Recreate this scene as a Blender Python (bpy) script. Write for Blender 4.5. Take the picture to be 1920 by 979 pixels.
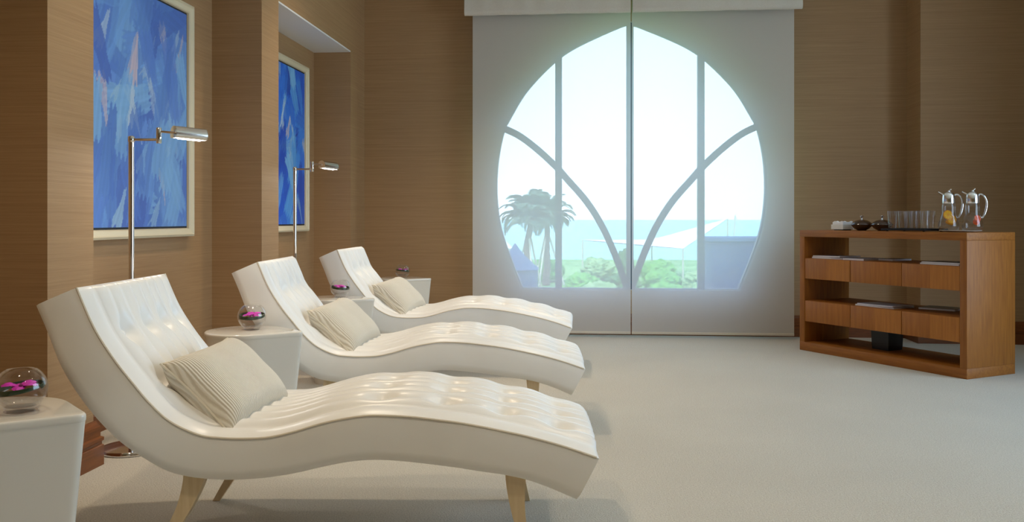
import bpy, bmesh, math, random
import numpy as np
from mathutils import Vector, Matrix, noise

for o in list(bpy.data.objects):
    bpy.data.objects.remove(o)
SC = bpy.context.scene
COL = SC.collection
rnd = random.Random(7)
PI = math.pi
YAW = math.radians(5.15)

# ------------------------------------------------------------------ camera
cam = bpy.data.cameras.new('camera')
cam.sensor_width = 36.0
cam.lens = 1665 / 1920 * 36.0
cam.shift_y = -79.5 / 1920
cam.clip_end = 6000
camo = bpy.data.objects.new('camera', cam)
COL.objects.link(camo)
camo.location = (0, 0, 1.05)
camo.rotation_euler = (PI / 2, 0, YAW)
SC.camera = camo

# ------------------------------------------------------------------ world
W = bpy.data.worlds.new('sky')
SC.world = W
W.use_nodes = True
nt = W.node_tree
nt.nodes.clear()
wo = nt.nodes.new('ShaderNodeOutputWorld')
bg = nt.nodes.new('ShaderNodeBackground')
tc = nt.nodes.new('ShaderNodeTexCoord')
sp = nt.nodes.new('ShaderNodeSeparateXYZ')
rp = nt.nodes.new('ShaderNodeValToRGB')
rp.color_ramp.elements[0].position = 0.0
rp.color_ramp.elements[0].color = (0.62, 0.80, 0.96, 1)
rp.color_ramp.elements[1].position = 0.7
rp.color_ramp.elements[1].color = (0.44, 0.69, 1.0, 1)
nt.links.new(tc.outputs['Generated'], sp.inputs[0])
nt.links.new(sp.outputs['Z'], rp.inputs[0])
nt.links.new(rp.outputs[0], bg.inputs[0])
bg.inputs[1].default_value = 6.0
nt.links.new(bg.outputs[0], wo.inputs[0])

# ------------------------------------------------------------------ sun (high, behind the building: lights the garden only)
sl = bpy.data.lights.new('sun', 'SUN')
sl.energy = 5.0
sl.angle = math.radians(1.0)
sl.color = (1.0, 0.95, 0.86)
so = bpy.data.objects.new('sun', sl)
COL.objects.link(so)
so.rotation_euler = (math.radians(38), 0, math.radians(-20))

# daylight portals at the arched window and the added side window (sampling guides for the sky, no light of their own)
def portal(name, loc, rot, sx, sy):
    l = bpy.data.lights.new(name, 'AREA')
    l.shape = 'RECTANGLE'
    l.size = sx
    l.size_y = sy
    o = bpy.data.objects.new(name, l)
    COL.objects.link(o)
    o.location = loc
    o.rotation_euler = rot
    l.cycles.is_portal = True
portal('window_portal', (0.337, 8.27, 1.62), (-PI / 2, 0, 0), 2.5, 2.5)
portal('added_window_portal', (4.93, 3.7, 1.60), (0, PI / 2, 0), 2.8, 3.4)

SC.view_settings.view_transform = 'Standard'
SC.view_settings.look = 'None'
SC.view_settings.gamma = 1.0
SC.view_settings.use_curve_mapping = False
SC.view_settings.exposure = 0.10

DOWNLIGHT_W = 92.0
WARM = (1.0, 0.83, 0.62)

# ------------------------------------------------------------------ helpers
def srgb(r, g, b):
    f = lambda c: (c / 255 / 12.92) if c / 255 <= 0.04045 else ((c / 255 + 0.055) / 1.055) ** 2.4
    return (f(r), f(g), f(b), 1.0)

class NT:
    def __init__(self, name):
        self.m = bpy.data.materials.new(name)
        self.m.use_nodes = True
        self.t = self.m.node_tree
        self.t.nodes.clear()
        self.out = self.n('ShaderNodeOutputMaterial')
    def n(self, kind, **kw):
        x = self.t.nodes.new(kind)
        for k, v in kw.items():
            if k.startswith('i_'):
                x.inputs[k[2:].replace('_', ' ')].default_value = v
            else:
                setattr(x, k, v)
        return x
    def l(self, a, b):
        self.t.links.new(a, b)
    def coords(self, scale=(1, 1, 1), kind='Object'):
        tcn = self.n('ShaderNodeTexCoord')
        mp = self.n('ShaderNodeMapping')
        mp.inputs['Scale'].default_value = scale
        self.l(tcn.outputs[kind], mp.inputs[0])
        return mp.outputs[0]
    def noise(self, vec, scale, detail=3, rough=0.5):
        x = self.n('ShaderNodeTexNoise')
        x.inputs['Scale'].default_value = scale
        x.inputs['Detail'].default_value = detail
        x.inputs['Roughness'].default_value = rough
        self.l(vec, x.inputs['Vector'])
        return x.outputs['Fac']
    def ramp(self, fac, stops):
        r = self.n('ShaderNodeValToRGB')
        e = r.color_ramp.elements
        while len(e) < len(stops):
            e.new(0.5)
        for i, (p, c) in enumerate(stops):
            e[i].position = p
            e[i].color = c
        self.l(fac, r.inputs[0])
        return r.outputs[0]
    def bsdf(self, **kw):
        b = self.n('ShaderNodeBsdfPrincipled')
        for k, v in kw.items():
            k = k.replace('_', ' ')
            if hasattr(v, 'is_linked'):
                self.l(v, b.inputs[k])
            else:
                b.inputs[k].default_value = v
        self.l(b.outputs[0], self.out.inputs[0])
        self.b = b
        return b
    def bump(self, h, strength=0.3, dist=0.01):
        b = self.n('ShaderNodeBump')
        b.inputs['Strength'].default_value = strength
        b.inputs['Distance'].default_value = dist
        self.l(h, b.inputs['Height'])
        self.l(b.outputs[0], self.b.inputs['Normal'])

M = {}
def simple(name, col, rough=0.5, metal=0.0, **kw):
    t = NT(name)
    t.bsdf(Base_Color=col, Roughness=rough, Metallic=metal, **kw)
    M[name] = t.m
    return t.m

def varied(name, c0, c1, scale=(1, 1, 1), nscale=8, rough=0.5, bump=0.0, dist=0.003, detail=4, coat=0.0, kind='Object', lo=0.3, hi=0.7):
    t = NT(name)
    v = t.coords(scale, kind)
    f = t.noise(v, nscale, detail)
    t.bsdf(Base_Color=t.ramp(f, [(lo, c0), (hi, c1)]), Roughness=rough)
    if coat:
        t.b.inputs['Coat Weight'].default_value = coat
        t.b.inputs['Coat Roughness'].default_value = 0.25
    if bump:
        t.bump(f, bump, dist)
    M[name] = t.m
    return t.m

# grasscloth wall covering: fine horizontal fibres
t = NT('grasscloth')
v1 = t.coords((1.2, 1.2, 130.0))
v2 = t.coords((5.0, 5.0, 520.0))
n1 = t.noise(v1, 1.0, 4, 0.6)
n2 = t.noise(v2, 1.0, 3, 0.6)
mx = t.n('ShaderNodeMath', operation='ADD')
t.l(n1, mx.inputs[0]); t.l(n2, mx.inputs[1])
hf = t.n('ShaderNodeMath', operation='MULTIPLY')
hf.inputs[1].default_value = 0.5
t.l(mx.outputs[0], hf.inputs[0])
t.bsdf(Base_Color=t.ramp(hf.outputs[0], [(0.30, srgb(154, 118, 80)), (0.70, srgb(180, 145, 104))]), Roughness=0.6)
t.bump(hf.outputs[0], 0.2, 0.002)
M['grasscloth'] = t.m

# carpet
t = NT('carpet')
v = t.coords()
n1 = t.noise(v, 160, 3, 0.7)
n2 = t.noise(v, 1.3, 3, 0.5)
m1 = t.n('ShaderNodeMix', data_type='RGBA', blend_type='MULTIPLY')
m1.inputs['Factor'].default_value = 1.0
t.l(t.ramp(n1, [(0.3, srgb(192, 183, 166)), (0.7, srgb(230, 222, 206))]), m1.inputs[6])
t.l(t.ramp(n2, [(0.3, (0.93, 0.93, 0.93, 1)), (0.7, (1, 1, 1, 1))]), m1.inputs[7])
t.bsdf(Base_Color=m1.outputs[2], Roughness=0.95)
t.b.inputs['Sheen Weight'].default_value = 0.2
t.bump(n1, 0.9, 0.008)
M['carpet'] = t.m

# wood with stretched grain
def wood(name, c0, c1, scale, rough=0.35):
    t = NT(name)
    v = t.coords(scale)
    d = t.noise(v, 2.2, 5, 0.6)
    t.bsdf(Base_Color=t.ramp(d, [(0.3, c0), (0.72, c1)]), Roughness=rough)
    t.bump(d, 0.08, 0.002)
    M[name] = t.m
wood('sideboard_wood', srgb(134, 76, 14), srgb(166, 102, 30), (30, 30, 2.0), 0.55)
wood('sideboard_wood_h', srgb(134, 76, 14), srgb(166, 102, 30), (2.0, 30, 30), 0.55)
wood('drawer_wood_a', srgb(158, 94, 22), srgb(184, 116, 38), (24, 24, 1.5), 0.55)
wood('drawer_wood_b', srgb(146, 84, 18), srgb(172, 106, 32), (20, 20, 1.5), 0.55)
wood('baseboard_wood', srgb(104, 56, 22), srgb(134, 76, 34), (3, 3, 40), 0.3)

t = NT('leather')
v = t.coords()
f = t.noise(v, 3.0, 3)
f2 = t.noise(v, 420, 2)
t.bsdf(Base_Color=t.ramp(f, [(0.3, srgb(242, 240, 236)), (0.7, srgb(249, 248, 245))]), Roughness=0.34)
t.b.inputs['Coat Weight'].default_value = 0.4
t.b.inputs['Coat Roughness'].default_value = 0.36
t.bump(f2, 0.05, 0.001)
M['leather'] = t.m
simple('piping', srgb(226, 216, 198), 0.45)
varied('leg_wood', srgb(208, 182, 140), srgb(224, 202, 164), (20, 20, 2), 3, 0.35)

# ribbed cushion cloth
t = NT('rib_cloth')
tcn = t.n('ShaderNodeTexCoord')
wv = t.n('ShaderNodeTexWave', wave_type='BANDS', bands_direction='X')
wv.inputs['Scale'].default_value = 21.0
wv.inputs['Distortion'].default_value = 0.6
wv.inputs['Detail'].default_value = 1.0
t.l(tcn.outputs['Generated'], wv.inputs['Vector'])
t.bsdf(Base_Color=t.ramp(wv.outputs['Fac'], [(0.1, srgb(214, 203, 182)), (0.6, srgb(240, 232, 216))]), Roughness=0.85)
t.b.inputs['Sheen Weight'].default_value = 0.3
t.bump(wv.outputs['Fac'], 0.5, 0.004)
M['rib_cloth'] = t.m
simple('cloth_plain', srgb(228, 217, 195), 0.85)

simple('lacquer', srgb(226, 220, 208), 0.12, Coat_Weight=0.5)
simple('chrome', (0.82, 0.80, 0.78, 1), 0.09, 1.0)
simple('chrome_soft', (0.85, 0.85, 0.86, 1), 0.16, 1.0)
simple('frame_cream', srgb(224, 210, 178), 0.35)
simple('liner_black', srgb(16, 18, 30), 0.5)
simple('white_paint', srgb(232, 230, 228), 0.7)
simple('ceiling_paint', srgb(236, 230, 220), 0.8)
simple('mullion_metal', srgb(48, 58, 72), 0.45)
simple('black_plastic', srgb(14, 13, 14), 0.35)
simple('porcelain', srgb(240, 240, 238), 0.2)
simple('napkin', srgb(245, 245, 247), 0.8)
simple('brown_lacquer', srgb(62, 38, 24), 0.18, Coat_Weight=0.6)
simple('petal', srgb(214, 40, 190), 0.5)
simple('petal_dark', srgb(140, 20, 110), 0.5)
simple('leaf_dark', srgb(38, 62, 34), 0.4)
simple('orange_peel', srgb(245, 160, 20), 0.45)
simple('orange_flesh', srgb(255, 200, 30), 0.4)
simple('red_fruit', srgb(235, 90, 30), 0.4)
simple('paper', srgb(232, 230, 236), 0.7)
simple('paper_cover', srgb(190, 188, 204), 0.35)
simple('dark_cover', srgb(34, 30, 34), 0.35)
simple('blue_cover', srgb(150, 156, 186), 0.35)

def glassmat(name, tint=(1, 1, 1, 1), fres=1.45, gloss_tint=(1, 1, 1, 1), base=0.02):
    t = NT(name)
    tr = t.n('ShaderNodeBsdfTransparent'); tr.inputs[0].default_value = tint
    gl = t.n('ShaderNodeBsdfGlossy'); gl.inputs['Roughness'].default_value = 0.03
    gl.inputs[0].default_value = gloss_tint
    lw = t.n('ShaderNodeLayerWeight'); lw.inputs[0].default_value = 0.5
    pw = t.n('ShaderNodeMath', operation='POWER'); pw.inputs[1].default_value = 4.0
    t.l(lw.outputs['Facing'], pw.inputs[0])
    ad = t.n('ShaderNodeMath', operation='MULTIPLY_ADD'); ad.inputs[1].default_value = fres; ad.inputs[2].default_value = base
    t.l(pw.outputs[0], ad.inputs[0])
    mxn = t.n('ShaderNodeMixShader')
    t.l(ad.outputs[0], mxn.inputs[0]); t.l(tr.outputs[0], mxn.inputs[1]); t.l(gl.outputs[0], mxn.inputs[2])
    t.l(mxn.outputs[0], t.out.inputs[0])
    M[name] = t.m
glassmat('bowl_glass', (0.975, 0.975, 0.975, 1), 0.6, base=0.035)
glassmat('tumbler_glass', (0.975, 0.975, 0.98, 1), 0.75, base=0.03)
glassmat('pane_glass', (0.97, 0.99, 1.0, 1), 0.3, base=0.0)
glassmat('water', (0.985, 0.985, 0.99, 1), 0.15, base=0.01)

# screen fabric of the roller shades: open weave (see-through) + light-scattering yarn
t = NT('screen_fabric')
v = t.coords((900, 900, 900))
tr = t.n('ShaderNodeBsdfTransparent'); tr.inputs[0].default_value = (0.97, 0.99, 1.0, 1)
tl = t.n('ShaderNodeBsdfTranslucent'); tl.inputs[0].default_value = (0.33, 0.41, 0.50, 1)
df = t.n('ShaderNodeBsdfDiffuse'); df.inputs[0].default_value = srgb(240, 234, 224)
a = t.n('ShaderNodeMixShader'); a.inputs[0].default_value = 0.70
t.l(tl.outputs[0], a.inputs[1]); t.l(df.outputs[0], a.inputs[2])
b = t.n('ShaderNodeMixShader'); b.inputs[0].default_value = 0.82
t.l(tr.outputs[0], b.inputs[1]); t.l(a.outputs[0], b.inputs[2])
t.l(b.outputs[0], t.out.inputs[0])
M['screen_fabric'] = t.m
varied('valance_cloth', srgb(206, 198, 184), srgb(222, 215, 202), (60, 60, 200), 3, 0.85, 0.15)

def emit(name, col, s):
    t = NT(name)
    e = t.n('ShaderNodeEmission')
    e.inputs[0].default_value = col
    e.inputs[1].default_value = s
    t.l(e.outputs[0], t.out.inputs[0])
    M[name] = t.m
emit('lamp_glow', (1.0, 0.95, 0.88, 1), 14.0)
emit('downlight_glow', (1.0, 0.82, 0.6, 1), 6.0)

# vertex-coloured paint
t = NT('oil_paint')
at = t.n('ShaderNodeVertexColor', layer_name='paint')
t.bsdf(Base_Color=at.outputs[0], Roughness=0.5)
vv = t.coords((40, 40, 12))
t.bump(t.noise(vv, 6, 3), 0.2, 0.002)
M['oil_paint'] = t.m

# exterior
varied('lawn', srgb(90, 150, 66), srgb(150, 190, 108), (1, 1, 1), 0.25, 0.9)
varied('sea_water', srgb(88, 178, 190), srgb(120, 200, 208), (0.02, 0.1, 1), 1, 0.3)
varied('bush_green', srgb(60, 140, 36), srgb(130, 200, 80), (1, 1, 1), 3, 0.8, 0.6, 0.1)
varied('bush_pale', srgb(110, 160, 90), srgb(176, 204, 140), (1, 1, 1), 3, 0.8, 0.6, 0.1)
varied('bush_deep', srgb(48, 96, 52), srgb(96, 148, 80), (1, 1, 1), 3, 0.8, 0.6, 0.1)
varied('palm_trunk', srgb(96, 84, 74), srgb(140, 124, 108), (4, 4, 20), 2, 0.9)
varied('palm_leaf', srgb(62, 92, 74), srgb(110, 138, 112), (1, 1, 1), 2, 0.7)
simple('stake_wood', srgb(214, 206, 190), 0.8)
simple('tent_white', srgb(250, 250, 248), 0.7)
varied('navy_fabric', srgb(22, 44, 86), srgb(34, 60, 106), (1, 1, 1), 2, 0.7)
varied('slate_blue', srgb(44, 70, 112), srgb(66, 96, 140), (1, 1, 1), 1, 0.8)
simple('path_sand', srgb(222, 214, 196), 0.9)

# ------------------------------------------------------------------ mesh builders
def mesh_obj(name, verts, faces, mat, parent=None, smooth=False, mats=None, mi=None, sharp=None):
    me = bpy.data.meshes.new(name)
    me.from_pydata([tuple(map(float, v)) for v in verts], [], faces)
    for m in (mats or [mat]):
        me.materials.append(M[m])
    if mi is not None:
        me.polygons.foreach_set('material_index', mi)
    if smooth:
        me.polygons.foreach_set('use_smooth', [True] * len(me.polygons))
        if sharp:
            me.set_sharp_from_angle(angle=math.radians(sharp))
    me.update()
    o = bpy.data.objects.new(name, me)
    COL.objects.link(o)
    if parent is not None:
        o.parent = parent
    return o

def bm_obj(name, bm, mat, parent=None, smooth=False, sharp=None):
    bmesh.ops.recalc_face_normals(bm, faces=bm.faces)
    me = bpy.data.meshes.new(name)
    bm.to_mesh(me)
    bm.free()
    me.materials.append(M[mat])
    if smooth:
        me.polygons.foreach_set('use_smooth', [True] * len(me.polygons))
        if sharp:
            me.set_sharp_from_angle(angle=math.radians(sharp))
    o = bpy.data.objects.new(name, me)
    COL.objects.link(o)
    if parent is not None:
        o.parent = parent
    return o

def bm_box(bm, x0, x1, y0, y1, z0, z1, bevel=0.0, seg=2):
    r = bmesh.ops.create_cube(bm, size=1.0)
    vs = r['verts']
    for v in vs:
        v.co = Vector((x0 + (v.co.x + .5) * (x1 - x0), y0 + (v.co.y + .5) * (y1 - y0), z0 + (v.co.z + .5) * (z1 - z0)))
    if bevel:
        es = list({e for v in vs for e in v.link_edges})
        bmesh.ops.bevel(bm, geom=es, offset=bevel, segments=seg, affect='EDGES', profile=0.5)

def box(name, mat, parent, x0, x1, y0, y1, z0, z1, bevel=0.0, seg=2):
    bm = bmesh.new()
    bm_box(bm, x0, x1, y0, y1, z0, z1, bevel, seg)
    return bm_obj(name, bm, mat, parent, smooth=bevel > 0, sharp=40)

def lathe(name, prof, mat, parent=None, n=40, loc=(0, 0, 0), sharp=50, close=False, scale=(1, 1)):
    vs, fs = [], []
    k = len(prof)
    for i in range(n):
        a = 2 * PI * i / n
        for r, z in prof:
            vs.append((loc[0] + r * math.cos(a) * scale[0], loc[1] + r * math.sin(a) * scale[1], loc[2] + z))
    for i in range(n):
        j = (i + 1) % n
        for q in range(k - 1 if not close else k):
            q2 = (q + 1) % k
            fs.append((i * k + q, j * k + q, j * k + q2, i * k + q2))
    bm = bmesh.new()
    bv = [bm.verts.new(v) for v in vs]
    for f in fs:
        bm.faces.new([bv[x] for x in f])
    bmesh.ops.remove_doubles(bm, verts=bm.verts, dist=1e-5)
    return bm_obj(name, bm, mat, parent, True, sharp)

def tube_data(path, r, n=10, cap=True):
    pts = [Vector(p) for p in path]
    rr = r if isinstance(r, (list, tuple)) else [r] * len(pts)
    vs, fs = [], []
    up = None
    for i, p in enumerate(pts):
        d = (pts[min(i + 1, len(pts) - 1)] - pts[max(i - 1, 0)]).normalized()
        if up is None:
            up = Vector((0, 0, 1)) if abs(d.z) < 0.9 else Vector((1, 0, 0))
        s = d.cross(up).normalized()
        up = s.cross(d).normalized()
        for k in range(n):
            a = 2 * PI * k / n
            vs.append(p + (s * math.cos(a) + up * math.sin(a)) * rr[i])
    for i in range(len(pts) - 1):
        for k in range(n):
            fs.append((i * n + k, i * n + (k + 1) % n, (i + 1) * n + (k + 1) % n, (i + 1) * n + k))
    if cap:
        fs.append(tuple(range(n))[::-1])
        b0 = (len(pts) - 1) * n
        fs.append(tuple(range(b0, b0 + n)))
    return vs, fs

def tube(name, path, r, mat, parent=None, n=10):
    vs, fs = tube_data(path, r, n)
    return mesh_obj(name, vs, fs, mat, parent, True, sharp=50)

def thing(name, label, cat, loc=(0, 0, 0), rz=0.0, group=None):
    o = bpy.data.objects.new(name, None)
    o.empty_display_size = 0.1
    COL.objects.link(o)
    o.location = loc
    o.rotation_euler = (0, 0, rz)
    return tag(o, label, cat, group)

def tag(o, label, cat, group=None, kind=None):
    o['label'] = label
    o['category'] = cat
    if group:
        o['group'] = group
    if kind:
        o['kind'] = kind
    return o

def struct(o):
    o['kind'] = 'structure'
    return o

def dup(root, loc, rz, label, cat=None):
    r = root.copy()
    COL.objects.link(r)
    r.location = loc
    r.rotation_euler = (0, 0, rz)
    r['label'] = label
    for ch in list(root.children):
        c = ch.copy()
        COL.objects.link(c)
        c.parent = r
        for g in list(ch.children):
            d = g.copy()
            COL.objects.link(d)
            d.parent = c
    return r

def resample(pts, n):
    """Catmull-Rom through pts, resampled evenly by arc length."""
    P = [np.array(p, float) for p in pts]
    P = [2 * P[0] - P[1]] + P + [2 * P[-1] - P[-2]]
    dense = []
    for i in range(1, len(P) - 2):
        for k in range(16):
            tt = k / 16
            a, b_, c_, d = P[i - 1], P[i], P[i + 1], P[i + 2]
            dense.append(0.5 * ((2 * b_) + (c_ - a) * tt + (2 * a - 5 * b_ + 4 * c_ - d) * tt ** 2 + (3 * b_ - a - 3 * c_ + d) * tt ** 3))
    dense.append(P[-2])
    D = np.array(dense)
    L = np.concatenate([[0], np.cumsum(np.linalg.norm(np.diff(D, axis=0), axis=1))])
    s = np.linspace(0, L[-1], n)
    return np.stack([np.interp(s, L, D[:, k]) for k in range(D.shape[1])], 1)

# ------------------------------------------------------------------ room shell
XL, XA = -2.108, -2.438          # front of the left wall piers, back of the alcoves
YB, YP = 8.10, 7.77              # back wall, right pier front
XP, XR = 2.76, 4.65              # right pier's left side, right wall
YF = -2.6
ZC = 3.35
SOF = 2.51

struct(box('floor', 'carpet', None, XA - 0.3, XR + 0.3, YF - 0.3, YB + 0.3, -0.12, 0.0))
struct(box('ceiling', 'ceiling_paint', None, XA - 0.3, XR + 0.3, YF - 0.3, YB + 0.34, ZC, ZC + 0.15))

piers = [(YF - 0.3, 0.72), (1.04, 1.36), (3.275, 3.595), (5.522, 5.83), (7.627, YB + 0.3)]
bm = bmesh.new()
bm_box(bm, XA - 0.2, XA, YF - 0.3, YB + 0.3, 0, ZC)
for y0, y1 in piers:
    bm_box(bm, XA - 0.01, XL, y0, y1, 0, ZC)
alcoves = [(piers[i][1], piers[i + 1][0]) for i in range(1, 4)]
for y0, y1 in alcoves + [(0.72, 1.04)]:
    bm_box(bm, XA - 0.01, XL, y0, y1, SOF + 0.012, ZC)
struct(bm_obj('wall_left', bm, 'grasscloth'))
for i, (y0, y1) in enumerate(alcoves):
    struct(box('trim_%d' % (i + 1), 'white_paint', None, XA, XL - 0.001, y0, y1, SOF, SOF + 0.013))

# back wall with the pointed horseshoe window opening
WC = 0.337
HALF = [(0.0, 2.836), (0.04, 2.826), (0.17, 2.775), (0.307, 2.716), (0.476, 2.637), (0.626, 2.545), (0.796, 2.394), (0.964, 2.203), (1.085, 2.003), (1.153, 1.866),
        (1.205, 1.63), (1.225, 1.388), (1.218, 1.185), (1.192, 0.998), (1.15, 0.845), (1.083, 0.659), (0.981, 0.405)]
hs = resample(HALF, 48)
hole = [(WC - x, z) for x, z in hs] + [(WC + x, z) for x, z in hs[::-1][:-1]]
def plate_with_hole(name, rect, hole, y0, y1, mats):
    bm = bmesh.new()
    x0, x1, z0, z1 = rect
    def loop(pts):
        vs = [bm.verts.new((x, y0, z)) for x, z in pts]
        return vs, [bm.edges.new((vs[i], vs[(i + 1) % len(vs)])) for i in range(len(vs))]
    ov, oe = loop([(x0, z0), (x1, z0), (x1, z1), (x0, z1)])
    hv, he = loop(hole)
    r = bmesh.ops.triangle_fill(bm, use_beauty=True, edges=oe + he)
    front = [f for f in r['geom'] if isinstance(f, bmesh.types.BMFace)]
    back = {v: bm.verts.new((v.co.x, y1, v.co.z)) for v in ov + hv}
    for f in front:
        bm.faces.new([back[v] for v in f.verts][::-1])
    for vs, mi in ((ov, 0), (hv, 1)):
        for i in range(len(vs)):
            a, b_ = vs[i], vs[(i + 1) % len(vs)]
            f = bm.faces.new((a, b_, back[b_], back[a]))
            f.material_index = mi
    o = bm_obj(name, bm, mats[0])
    o.data.materials.append(M[mats[1]])
    return o
struct(plate_with_hole('wall_back', (XA - 0.3, XR + 0.3, 0, ZC), hole, YB, YB + 0.14, ['grasscloth', 'white_paint']))
struct(box('wall_back_pier', 'grasscloth', None, XP, XR + 0.3, YP, YB + 0.001, 0, ZC))
# right wall with an unseen window added for daylight from the right, front wall
bm = bmesh.new()
for a in ((YF - 0.3, 2.0, 0, ZC), (5.4, YP + 0.01, 0, ZC), (2.0, 5.4, 0, 0.2), (2.0, 5.4, 3.0, ZC)):
    bm_box(bm, XR, XR + 0.25, a[0], a[1], a[2], a[3])
bm_box(bm, XR - 0.65, XR + 0.01, 5.55, 5.9, 0, ZC)  # unseen pier, added to block side-window daylight from the back pier
struct(bm_obj('wall_right', bm, 'grasscloth'))
struct(box('wall_front', 'grasscloth', None, XA - 0.3, XR + 0.3, YF - 0.3, YF, 0, ZC))
bm = bmesh.new()
for y in (2.0, 3.11, 4.23, 5.34):
    bm_box(bm, XR + 0.1, XR + 0.16, y, y + 0.06, 0.2, 3.0)
for z in (0.2, 2.94):
    bm_box(bm, XR + 0.1, XR + 0.16, 2.0, 5.4, z, z + 0.06)
struct(bm_obj('added_window', bm, 'mullion_metal'))  # frame of the added daylight window, out of view

# baseboards: stepped profile swept along the wall plan
BP = [(0, 0), (0.030, 0), (0.030, 0.085), (0.024, 0.090), (0.024, 0.100), (0.030, 0.105), (0.030, 0.118), (0.020, 0.124), (0.020, 0.165), (0.012, 0.178), (0.008, 0.19), (0, 0.19)]
def baseboard(name, path):
    """path: plan points; the room is on the right-hand side of travel."""
    vs, fs = [], []
    n = len(path)
    k = len(BP)
    for i, p in enumerate(path):
        p = Vector(p)
        d0 = (p - Vector(path[i - 1])).normalized() if i else None
        d1 = (Vector(path[i + 1]) - p).normalized() if i < n - 1 else None
        n0 = Vector((d0.y, -d0.x)) if d0 else None
        n1 = Vector((d1.y, -d1.x)) if d1 else None
        if n0 and n1:
            m = (n0 + n1)
            m = m / (1 + n0.dot(n1))
        else:
            m = n0 or n1
        for t_, z in BP:
            vs.append((p.x + m.x * t_, p.y + m.y * t_, z))
    for i in range(n - 1):
        for q in range(k - 1):
            fs.append((i * k + q, (i + 1) * k + q, (i + 1) * k + q + 1, i * k + q + 1))
    fs.append(tuple(range(k)))
    fs.append(tuple(range((n - 1) * k, n * k))[::-1])
    return struct(mesh_obj(name, vs, fs, 'baseboard_wood'))
pl = [(XL, YF)]
for y0, y1 in alcoves:
    pl += [(XL, y0), (XA, y0), (XA, y1), (XL, y1)]
pl += [(XL, YB), (XP, YB), (XP, YP), (XR, YP)]
cut = next(i for i, p in enumerate(pl) if p == (XL, YB))
baseboard('baseboard_left', pl[:cut] + [(XL, YB - 0.03)])
baseboard('baseboard_back', pl[cut:])

# ------------------------------------------------------------------ the big window: frame, mullions, panes
YG = 8.155
win = bpy.data.objects.new('window_1', None)
COL.objects.link(win)
win.location = (WC, YG, 0)
struct(win)
outer = [(x, z) for x, z in hs]
full = [(-x, z) for x, z in outer] + [(x, z) for x, z in outer[::-1][:-1]]
vs, fs = [], []
cz = 1.5
for k, (x, z) in enumerate(full):
    d = Vector((x, z - cz)).normalized()
    xi, zi = x - d.x * 0.016, z - d.y * 0.016
    xo, zo = x + d.x * 0.004, z + d.y * 0.004
    vs += [(xo, -0.03, zo), (xi, -0.03, zi), (xi, 0.04, zi), (xo, 0.04, zo)]
n = len(full)
for i in range(n):
    j = (i + 1) % n
    for q in range(4):
        fs.append((i * 4 + q, j * 4 + q, j * 4 + (q + 1) % 4, i * 4 + (q + 1) % 4))
mesh_obj('window_frame', vs, fs, 'mullion_metal', win)
ztop = lambda x: float(np.interp(abs(x), [p[0] for p in hs if p[1] >= 1.40], [p[1] for p in hs if p[1] >= 1.40]))
lowp = [p for p in hs[::-1] if p[1] <= 1.40]
zbot = lambda x: float(np.interp(abs(x), [p[0] for p in lowp], [p[1] for p in lowp])) if abs(x) > lowp[0][0] else 0.405
ARC = resample([(0.0, 0.33), (0.045, 0.49), (0.138, 0.744), (0.254, 0.996), (0.391, 1.211), (0.562, 1.408), (0.662, 1.522), (0.832, 1.681), (1.003, 1.811), (1.165, 1.89)], 40)
zarc = lambda x: float(np.interp(abs(x), ARC[:, 0], ARC[:, 1]))
for x in (-0.642, 0.006, 0.642):
    w = 0.030 if abs(x) > .1 else 0.032
    vs = [(x - w, -0.045, 0.40), (x + w, -0.045, 0.40), (x + w, 0.03, 0.40), (x - w, 0.03, 0.40)]
    zt0, zt1 = ztop(x - w), ztop(x + w)
    vs += [(x - w, -0.045, zt0), (x + w, -0.045, zt1), (x + w, 0.03, zt1), (x - w, 0.03, zt0)]
    mesh_obj('mullion', vs, [(3, 2, 1, 0), (4, 5, 6, 7), (0, 1, 5, 4), (1, 2, 6, 5), (2, 3, 7, 6), (3, 0, 4, 7)], 'mullion_metal', win)
for sgn in (-1, 1):
    vs, fs = [], []
    pts = [p for p in ARC if p[1] > 0.40]
    for i, p in enumerate(pts):
        d = np.array(pts[min(i + 1, len(pts) - 1)]) - np.array(pts[max(i - 1, 0)])
        d /= np.linalg.norm(d)
        nx, nz = -d[1] * 0.03, d[0] * 0.03
        for s_, y in ((1, -0.04), (-1, -0.04), (-1, 0.028), (1, 0.028)):
            vs.append((sgn * (p[0] + s_ * nx), y, p[1] + s_ * nz))
    for i in range(len(pts) - 1):
        for q in range(4):
            fs.append((i * 4 + q, (i + 1) * 4 + q, (i + 1) * 4 + (q + 1) % 4, i * 4 + (q + 1) % 4))
    fs += [(0, 1, 2, 3), tuple(len(vs) - 4 + q for q in (3, 2, 1, 0))]
    mesh_obj('curved_mullion', vs, fs, 'mullion_metal', win)
for x0, x1 in ((-1.222, -0.642), (-0.642, 0.006), (0.006, 0.642), (0.642, 1.222)):
    for part in (0, 1):
        xs = np.linspace(x0, x1, 22)
        up, lo = [], []
        for x in xs:
            T_, B_, A_ = ztop(x), zbot(x), zarc(x)
            l_, u_ = (max(A_, B_), T_) if part == 0 else (B_, min(A_, T_))
            if u_ - l_ > 0.004:
                up.append((x, 0, u_)); lo.append((x, 0, l_))
        if len(up) < 2:
            continue
        k = len(up)
        vs = up + lo
        fs = [(i, i + 1, k + i + 1, k + i) for i in range(k - 1)]
        mesh_obj('pane', vs, fs, 'pane_glass', win)
# stone sill outside / inside ledge
box('window_sill', 'white_paint', win, -0.98, 0.98, -0.05, 0.08, 0.385, 0.407)

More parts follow.
